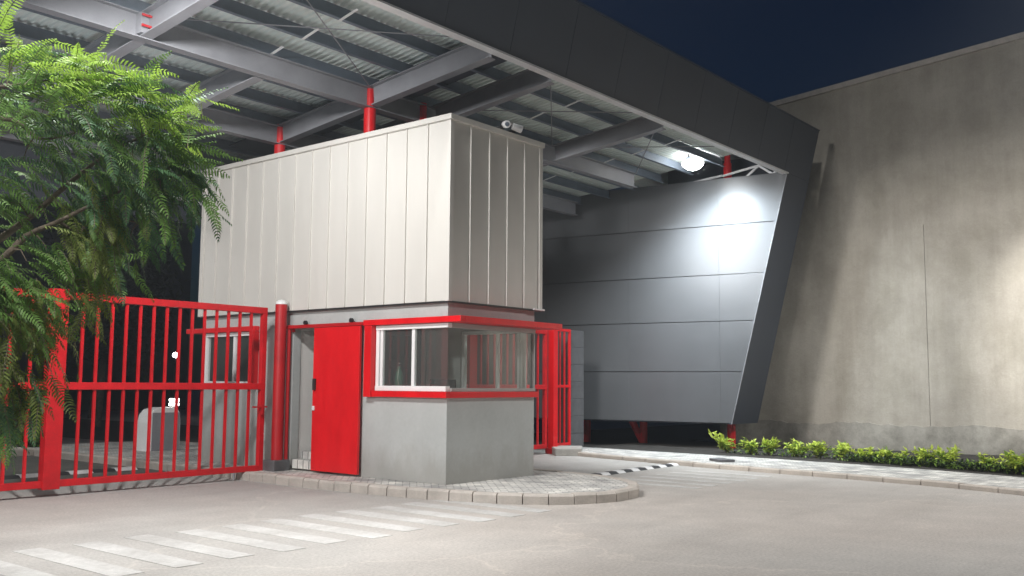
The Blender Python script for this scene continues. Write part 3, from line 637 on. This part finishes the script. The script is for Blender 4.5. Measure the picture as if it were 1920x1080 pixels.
# ------------------------------------------------------------------ the yard beyond the gate
t=thing('barrier_cabinet','white rounded barrier cabinet seen through the left gate bars','cabinet',(1.02,9.0,0))
mb=MB()
prof=[(-.42,0.02),(-.42,.70),(-.38,.86),(-.28,.96),(-.12,1.0),(.2,1.0),(.30,.97),(.36,.88),(.38,.74),(.38,.02)]
n=len(prof); vs=[(1.0+x*.9,8.78,z) for x,z in prof]+[(1.0+x*.9,9.22,z) for x,z in prof]
mb.add(vs,[tuple(range(n)),tuple(range(n,2*n))[::-1]]+[(i,n+i,n+(i+1)%n,(i+1)%n) for i in range(n)]); mb.build('housing',M['white'],t,bevel=.012)
mb=MB(); mb.box(.70,1.32,8.765,8.779,.06,.90); mb.build('shaded_front',M['steel'],t,bevel=.006)  # darker plate that puts the shade of the front face into colour
mb=MB(); mb.box(.50,1.46,8.62,9.36,.0,.02); mb.build('base_plate',M['rubber'],t)
t=thing('path_lamp','small glowing double-disc lamp on top of the white cabinet','lamp',(1.28,8.95,1.0))
mb=MB(); mb.tube((1.28,8.95,1.0),(1.28,8.95,1.03),.05,n=12); mb.tube((1.28,8.95,1.09),(1.28,8.95,1.12),.03,n=12); mb.build('stem',M['dark'],t)
for z in (1.03,1.12):
    mb=MB(); mb.tube((1.28,8.95,z),(1.28,8.95,z+.06),.10,n=20); mb.build('glowing_disc',M['lampsmall'],t,bevel=.01)
t=thing('street_lamp','small distant lamp shining in the dark yard behind the gate','street lamp',(12.28,26.74,0))
mb=MB(); mb.tube((12.28,26.74,0),(12.28,26.74,2.5),.05,.035); mb.build('pole',M['dark'],t)
mb=MB(); mb.lathe((12.28,26.74,2.5),[(.03,0),(.10,.04),(.12,.12),(.08,.2),(.01,.22)],16); mb.build('lamp_globe',M['lampglow'],t,smooth=True)
mb=MB(); mb.box(-9,.55,10.9,11.15,0,.13); tag(mb.build('low_kerb_wall',M['kerb2'],bevel=.01),'long pale kerb edging the planting behind the left gate','kerb')
def bush(name,label,cat,x,y,w,d,h,nl,mm,z0=.05,grp=None,trunk=None,lf=.16):
    t=thing(name,label,cat,(x,y,0),grp); mb=MB()
    cs=[(random.uniform(-w,w)*.7,random.uniform(-d,d)*.7,z0+h*random.uniform(.25,.8),random.uniform(.22,.42)) for _ in range(9)]
    for i in range(nl):
        cx,cy,cz,cr=random.choice(cs); v=Vector((random.gauss(0,1),random.gauss(0,1),random.gauss(0,1))).normalized()*random.random()**.4
        p=Vector((x+cx+v.x*cr*w,y+cy+v.y*cr*d,max(z0,cz+v.z*cr*h*.8)))
        leaf(mb,p,Vector((random.gauss(0,1),random.gauss(0,1),random.gauss(-.1,.6))),Vector((0,0,1)),lf*random.uniform(.7,1.4),lf*.45)
    mb.build('crown' if trunk else 'foliage',mm,t)
    if trunk:
        mb=MB(); mb.tube((x,y,0),(x+.2,y,h*.5),trunk,trunk*.6); mb.tube((x+.2,y,h*.5),(x-.4,y+.2,h*.8),trunk*.6,trunk*.3); mb.tube((x+.2,y,h*.5),(x+.9,y,h*.78),trunk*.5,trunk*.25); mb.build('trunk',M['bark'],t)
bush('bush','low green bush behind the thick upright of the left gate','bush',-.35,11.9,.55,.5,.45,700,M['hedge2'])
bush('bush','low dark bush left of the thick upright of the left gate','bush',-2.1,12.0,.8,.5,.5,700,M['hedge2'])
for x,y,h,l in ((-7,24,12,'tall dark tree far left behind the gate and the front tree'),(-.5,29,12,'tall dark tree rising behind the low kerb in the yard'),(4.5,31,12,'tall dark tree between the gate bars and the guardhouse'),(-3,21,7,'dark tree behind the yard, furthest left behind the gate'),(2,24,8,'tall dark tree in the yard behind the gate bars'),(6.5,22,7,'dark tree behind the white barrier cabinet'),(10,29,8.5,'distant dark tree beside the small far lamp')):
    bush('background_tree',l,'tree',x,y,3.2 if h<10 else 4.2,2.4,h,2600 if h<10 else 6000,M['farleaf'],.8,'dark trees behind the yard',.16,.34)
for x,y,l in ((18,16,'dark tree standing behind the grey panel wall'),(24,14,'dark tree far behind the grey panel wall')):
    bush('background_tree',l,'tree',x,y,3,2.2,7,1500,M['farleaf'],.5,'dark trees behind the yard',.16,.34)

t=thing('backdrop','dark unlit warehouse bulk added far behind the trees to hide the sky','backdrop',(-14,40,0))  # added block that covers the sky so the background stays dark
mb=MB(); mb.box(-60,20,38,46,0,15.5); mb.build('wall',M['soffit'],t); mb=MB(); mb.prism([(-60.5,37.6),(20.5,37.6),(20.5,46.4),(-60.5,46.4)],15.505,15.9); mb.build('roof',M['soffit'],t)
# ------------------------------------------------------------------ the tree in front
random.seed(8)
CL=[
((-7.392,-3.065,3.633),9,0.4,0.5,0.5,2),
((-7.532,-2.913,3.768),8,0.3,0.6,0.4,2),
((-7.399,-3.333,3.369),12,0.5,0.5,0.5,1),
((-7.276,-3.489,3.403),11,0.5,0.5,0.6,2),
((-7.137,-3.511,3.469),9,0.5,0.7,0.5,2),
((-7.058,-3.599,3.402),12,0.6,0.6,0.6,2),
((-6.898,-3.635,3.4),9,0.7,0.4,0.6,2),
((-6.806,-3.738,3.333),10,0.8,0.3,0.5,2),
((-6.625,-3.632,3.268),8,1,0.15,0.25,2),
((-6.573,-3.704,3.321),5,1,0.1,0.2,2),
((-6.568,-3.679,3.118),6,1,-0.05,0.15,1),
((-6.533,-3.56,3.099),6,1,-0.15,0.2,1),
((-7.202,-2.919,3.244),12,0.6,0.1,0.5,0),
((-7.143,-3.307,3.227),13,0.7,0.1,0.6,0),
((-6.991,-3.492,3.211),13,0.7,0.1,0.6,0),
((-6.754,-3.465,3.214),13,0.8,0,0.5,0),
((-7.268,-2.949,2.94),11,0.6,0,0.6,0),
((-7.024,-2.943,3.022),12,0.6,-0.1,0.6,0),
((-6.964,-3.329,2.978),13,0.7,-0.2,0.6,0),
((-6.811,-3.518,2.98),14,0.8,-0.2,0.6,0),
((-6.569,-3.498,2.991),12,0.9,-0.3,0.5,0),
((-6.473,-3.605,2.921),9,0.9,-0.5,0.5,0),
((-6.432,-3.642,2.832),6,0.9,-0.6,0.6,0),
((-6.631,-3.551,2.793),11,0.7,-0.6,0.6,0),
((-6.764,-3.386,2.792),12,0.6,-0.6,0.6,0),
((-6.846,-3.124,2.774),11,0.5,-0.5,0.6,0),
((-6.451,-3.451,2.778),7,0.7,-0.7,0.5,0),
((-6.631,-3.367,2.633),9,0.6,-0.9,0.5,0),
((-6.814,-3.292,2.58),11,0.5,-0.9,0.5,3),
((-6.971,-3.25,2.528),11,0.4,-0.9,0.5,3),
((-6.684,-3.273,2.454),6,0.5,-0.9,0.4,0),
((-6.842,-3.225,2.369),9,0.4,-1,0.4,3),
((-6.998,-3.184,2.32),9,0.3,-1,0.4,3),
((-6.883,-3.147,2.192),6,0.4,-1,0.4,3),
((-6.678,-3.101,2.322),5,0.4,-1,0.4,0),
((-7.336,-2.984,2.679),8,0.8,0.1,0.6,1),
((-7.286,-3.144,2.293),8,0.9,0.1,0.6,1),
((-7.275,-2.87,2.49),5,0.9,0.2,0.6,1),
((-7.13,-3.174,2.273),7,0.9,0.0,0.6,1),
((-7.402,-3.134,2.116),9,0.9,0.1,0.7,1),
((-7.292,-3.259,2.051),10,0.9,0,0.7,1),
((-7.14,-3.288,2.06),9,0.9,-0.2,0.6,1),
((-7.054,-3.225,2.001),4,0.9,-0.4,0.4,3),
((-7.386,-3.123,1.918),8,0.5,-0.7,0.5,3),
((-7.281,-3.251,1.919),8,0.5,-0.7,0.5,3),
((-7.407,-3.23,1.75),8,0.4,-0.9,0.5,3),
((-7.258,-3.255,1.754),7,0.5,-0.8,0.5,3),
((-7.419,-3.179,1.523),7,0.3,-1,0.4,0),
((-7.282,-3.191,1.54),7,0.4,-0.9,0.4,3),
((-7.168,-3.185,1.624),4,0.7,-0.7,0.4,3),
((-7.318,-3.116,1.341),6,0.4,-0.9,0.4,0),
((-7.191,-3.118,1.372),3,0.6,-0.8,0.4,3),
((-7.415,-3.144,1.263),4,0.2,-1,0.3,0),
((-7.393,-3.141,1.069),2,0.3,-0.9,0.3,0),
((-7.62,-2.603,3.49),12,-0.2,0.5,0.5,2),
((-7.781,-2.377,3.315),12,-0.5,0.4,0.5,1),
((-7.512,-2.199,3.111),12,-0.2,0.1,0.5,0),
((-7.797,-2.131,2.885),12,-0.6,0,0.6,0),
((-7.669,-2.877,2.574),11,0,-0.2,0.6,0),
((-7.725,-1.682,2.506),12,-0.7,-0.3,0.6,0),
((-7.639,-2.695,2.189),11,0.1,-0.5,0.6,0),
((-7.824,-2.583,1.913),11,-0.4,-0.7,0.5,3),
((-7.563,-2.884,1.784),11,0.2,-0.8,0.5,3),
((-7.573,-2.81,1.388),8,-0.1,-1,0.4,3),
((-7.563,-1.935,3.867),12,-0.3,0.6,0.5,2),
((-7.196,-1.858,3.543),12,0.2,0.4,0.5,1),
((-6.9,-2.223,3.546),8,0.4,0.4,0.5,0),
((-7.834,-1.346,3.253),12,-0.9,0.2,0.5,1)]
BR=[
[(-7.76,-1.442,0.224,0.075),(-7.789,-1.529,1.004,0.066),(-7.756,-1.705,1.875,0.058),(-7.616,-2.092,2.229,0.045)],
[(-7.616,-2.092,2.229,0.04),(-7.356,-2.597,2.398,0.026),(-7.208,-2.971,2.602,0.02),(-7.081,-3.157,2.797,0.016),(-6.923,-3.385,3.013,0.011),(-6.665,-3.575,3.215,0.006)],
[(-7.616,-2.092,2.229,0.036),(-7.409,-2.827,2.253,0.024),(-7.254,-3.052,2.466,0.019),(-7.132,-3.217,2.562,0.015),(-6.962,-3.285,2.684,0.011),(-6.724,-3.444,2.845,0.008),(-6.474,-3.606,2.939,0.005)],
[(-7.756,-1.705,1.875,0.045),(-7.764,-1.977,2.656,0.035),(-7.633,-2.36,3.063,0.026),(-7.467,-2.75,3.232,0.018),(-7.356,-3.04,3.197,0.014),(-7.251,-3.153,3.089,0.01),(-7.113,-3.328,3.125,0.006)],
[(-7.633,-2.36,3.063,0.022),(-7.524,-2.705,3.387,0.016),(-7.418,-3.155,3.398,0.011),(-7.297,-3.463,3.403,0.007),(-7.018,-3.653,3.436,0.004)],
[(-7.616,-2.092,2.229,0.03),(-7.499,-2.682,2.03,0.018),(-7.388,-3.125,1.951,0.012),(-7.258,-3.275,1.886,0.008),(-7.195,-3.312,1.623,0.005)],
[(-7.499,-2.682,2.03,0.015),(-7.454,-3.087,1.718,0.009),(-7.335,-3.203,1.523,0.006),(-7.272,-3.164,1.293,0.004)],
[(-7.132,-3.217,2.562,0.011),(-6.966,-3.246,2.459,0.007),(-6.839,-3.223,2.334,0.005)],
[(-6.962,-3.285,2.684,0.009),(-6.772,-3.349,2.616,0.006),(-6.628,-3.365,2.598,0.004)],
[(-7.764,-1.977,2.656,0.03),(-7.84,-1.627,3.057,0.018),(-7.575,-1.897,3.717,0.008)]]
RV=Vector((.631,-.776,0)); FV=Vector((.776,.631,0))
T=thing('feathery_tree','feathery leaved green tree leaning in from the left in front of the gate','tree',(BR[0][0][0],BR[0][0][1],0))
def limb(mb,pts):
    P=[Vector(p[:3]) for p in pts]; rr=[p[3] for p in pts]
    # catmull-rom
    Q=[];
    for i in range(len(P)-1):
        p0=P[max(0,i-1)];p1=P[i];p2=P[i+1];p3=P[min(len(P)-1,i+2)]
        for k in range(5):
            t=k/5; Q.append((.5*((2*p1)+(p2-p0)*t+(2*p0-5*p1+4*p2-p3)*t*t+(3*p1-p0-3*p2+p3)*t**3),rr[i]+(rr[i+1]-rr[i])*t))
    Q.append((P[-1],rr[-1])); n=9; vs=[];fs=[]
    for i,(c,r) in enumerate(Q):
        d=(Q[min(i+1,len(Q)-1)][0]-Q[max(i-1,0)][0]).normalized(); a=d.cross(Vector((.3,.2,.9))).normalized(); b=d.cross(a)
        r*=1+random.uniform(-.08,.08)
        vs+=[c+(a*math.cos(6.2832*j/n)+b*math.sin(6.2832*j/n))*r for j in range(n)]
    for i in range(len(Q)-1):
        for j in range(n): fs.append((i*n+j,i*n+(j+1)%n,(i+1)*n+(j+1)%n,(i+1)*n+j))
    mb.add(vs,fs); return [q[0] for q in Q]
nodes=[]
mb=MB(); b0=[tuple(x) for x in BR[0]]; b0[0]=(b0[0][0],b0[0][1],-.02,b0[0][3]); limb(mb,b0); mb.build('trunk',M['bark'],T,smooth=True)
for b in BR[1:]:
    mb=MB(); nodes+=limb(mb,b); mb.build('branch',M['bark'],T,smooth=True)
crown=MB(); twigs=crown
def frond(base,d,L,droop,kind):
    """bipinnate leaf: curved rachis with rows of small toothed pinnae"""
    seg=9; p=base.copy(); d=d.normalized(); pts=[p.copy()]; ds=[d.copy()]
    for i in range(seg):
        d=(d+Vector((0,0,-1))*droop/seg*1.6+Vector((random.gauss(0,.05),random.gauss(0,.05),random.gauss(0,.04)))).normalized()
        p=p+d*L/seg; pts.append(p.copy()); ds.append(d.copy())
    crown.cur=4
    for i in range(seg):
        a,b=pts[i],pts[i+1]; s=ds[i].cross(Vector((0,0,1))); s=s.normalized()*.0022 if s.length>1e-3 else Vector((.0022,0,0)); u=Vector((0,0,.0022))
        crown.add([a-s,a+s,b+s,b-s],[(0,1,2,3)])
    hue=1 if (kind==0 and random.random()<.38) else kind; roll=random.gauss(0,.55); npn=17; vari=random.random()
    for i in range(npn):
        t=.10+.90*i/(npn-1); x=t*seg; k=min(seg-1,int(x)); c=pts[k].lerp(pts[k+1],x-k); d=ds[k]
        s=d.cross(Vector((0,0,1))); s=s.normalized() if s.length>1e-3 else Vector((1,0,0)); n=s.cross(d)
        pl=.062*(L/.42)**.7*math.sin(math.pi*min(1,.18+.80*t))**.7*random.uniform(.85,1.12)
        for sg in (-1,1):
            side=(s*math.cos(roll)+n*math.sin(roll))*sg
            pd=(side+d*.42+n*random.gauss(0,.16)).normalized(); wv=(d-pd*d.dot(pd)).normalized()
            q0=c; w=.0056*random.uniform(.8,1.2); nn=pd.cross(wv)
            kk=hue
            if random.random()<.12: kk=1 if kind==0 else kind
            crown.cur=kk
            m1=q0+pd*pl*.33-nn*0.0; m2=q0+pd*pl*.70+Vector((0,0,-.006)); e=q0+pd*pl+Vector((0,0,-.014))+wv*.004
            crown.add([q0-wv*.003,m1-wv*w,m2-wv*w*.9,e,m2+wv*w*.9,m1+wv*w,q0+wv*.003],[(0,1,5,6),(1,2,4,5),(2,3,4)])
for (c,n,dx,dz,dr,kind) in CL:
    c=Vector(c)
    near=min(nodes,key=lambda q:(q-c).length)
    if (near-c).length>.05:
        crown.cur=4; mid=near.lerp(c,.55)+Vector((0,0,.04)); twigs.tube(near,mid,.006,.004,6); twigs.tube(mid,c,.004,.0025,6)
    for i in range(int(n*(1.45 if kind in (0,3) else 1.75))):
        b=c+RV*random.gauss(0,.10)+FV*random.gauss(0,.16)+Vector((0,0,random.gauss(0,.085)))
        ang=random.gauss(0,.55); cx=dx*math.cos(ang)-dz*math.sin(ang)*.6; cz=dz*math.cos(ang)+dx*math.sin(ang)*.55
        d=RV*cx+Vector((0,0,cz))+FV*random.gauss(0,.45)
        b=b-d.normalized()*.14
        frond(b,d,random.uniform(.26,.42),dr*random.uniform(.7,1.3),kind if random.random()<.8 else random.choice((0,1)))
crown.build('crown',LEAF+[M['bark']],T)

# ------------------------------------------------------------------ fix sub-part frames
fix_sub()

# ------------------------------------------------------------------ camera
f,pitch,roll,yaw,cx,cy,cz=[1812.257253, 0.09818, 0.007223, 0.682786, -10.05156, -9.342867, 1.55]
F=Vector((math.cos(yaw)*math.cos(pitch),math.sin(yaw)*math.cos(pitch),math.sin(pitch))); Rr=Vector((math.sin(yaw),-math.cos(yaw),0)); U=Rr.cross(F)
R2=Rr*math.cos(roll)+U*math.sin(roll); U2=-Rr*math.sin(roll)+U*math.cos(roll)
cam=bpy.data.cameras.new('camera'); co=bpy.data.objects.new('camera',cam); C.objects.link(co)
mw=Matrix(((R2.x,U2.x,-F.x,cx),(R2.y,U2.y,-F.y,cy),(R2.z,U2.z,-F.z,cz),(0,0,0,1))); co.matrix_world=mw
cam.sensor_width=36; cam.lens=f/1920*36; cam.clip_end=800; cam.clip_start=.05
sc=bpy.context.scene; sc.camera=co

# ------------------------------------------------------------------ light
def spot(name,loc,target,power,angle,blend,size,col=(1,1,1)):
    l=bpy.data.lights.new(name,'SPOT'); l.energy=power; l.spot_size=R(angle); l.spot_blend=blend; l.shadow_soft_size=size; l.color=col
    o=bpy.data.objects.new(name,l); C.objects.link(o); o.location=loc
    o.rotation_euler=(Vector(target)-Vector(loc)).to_track_quat('-Z','Y').to_euler(); return o
spot('yard_floodlight',(-17,-1.2,5.6),(0,3.0,1.4),3900,40,.7,.35,(1,.99,.97))
spot('mast_floodlight',(-7.5,-.8,10.5),(-2.4,-5.6,0),4700,144,.55,.45,(1,.99,.97))
spot('street_floodlight',(6.0,-9.2,9.8),(7.6,-8.2,0),3700,130,.55,.5,(1,.98,.955))
spot('added_tree_fill',(-11,-7,9),(-7.2,-3.6,2.2),3400,36,.6,.7,(1,.99,.96))  # unseen lamp added to lift the dark foliage
spot('lane_floodlight',(-5.2,-.2,5.9),(-1.8,2.6,.4),1500,140,.6,.2,(1,.99,.98))
spot('added_canopy_fill',(-7.2,2.0,.8),(-2.6,1.2,7.5),380,70,.7,.4,(.84,.93,1))  # unseen lamp added to brighten the underside of the canopy
spot('right_lane_floodlight',(4.0,2.2,5.6),(11,-.6,0),1500,104,.9,.4,(1,.985,.96))
spot('canopy_floodlight',(LP.x+.02,LP.y,LP.z-.22),(10.2,.5,3.0),2700,136,1.0,.3,(.80,.92,1))
spot('yard_lamp',(-5,13,6),(.3,9.3,.3),900,74,.5,.2,(1,.98,.95))
spot('wall_floodlight',(8.0,-9.6,4.6),(13,-7.8,3.1),3800,62,.35,.15,(1,.985,.95))
w=bpy.data.worlds.new('World'); sc.world=w; w.use_nodes=True; nt=w.node_tree
sky=nt.nodes.new('ShaderNodeTexSky'); sky.sky_type='NISHITA'; sky.sun_disc=False; sky.sun_elevation=R(2.0); sky.sun_rotation=R(200)
mx=nt.nodes.new('ShaderNodeMix'); mx.data_type='RGBA'; mx.blend_type='MULTIPLY'; mx.inputs[0].default_value=1; mx.inputs[7].default_value=(.020,.105,.33,1)
nt.links.new(sky.outputs[0],mx.inputs[6]); nt.links.new(mx.outputs[2],nt.nodes['Background'].inputs[0]); nt.nodes['Background'].inputs[1].default_value=.06
mb=MB(); mb.box(-143,143,-143,143,-1.0,20.0); hz=bpy.data.materials.new('glare_haze'); hz.use_nodes=True  # volume added to stand in for lamp glare and soften the blacks
for n in list(hz.node_tree.nodes): hz.node_tree.nodes.remove(n)
pv=hz.node_tree.nodes.new('ShaderNodeVolumePrincipled'); pv.inputs['Color'].default_value=(.86,.93,1,1); pv.inputs['Density'].default_value=.0032; pv.inputs['Anisotropy'].default_value=.55
ou=hz.node_tree.nodes.new('ShaderNodeOutputMaterial'); hz.node_tree.links.new(pv.outputs[0],ou.inputs['Volume'])
mb.build('added_haze',hz)['kind']='stuff'
vs=sc.view_settings; vs.view_transform='Standard'; vs.look='None'; vs.exposure=0; vs.gamma=1
sc.cycles.max_bounces=8; sc.cycles.diffuse_bounces=4; sc.cycles.transparent_max_bounces=16
sc.cycles.sample_clamp_indirect=4
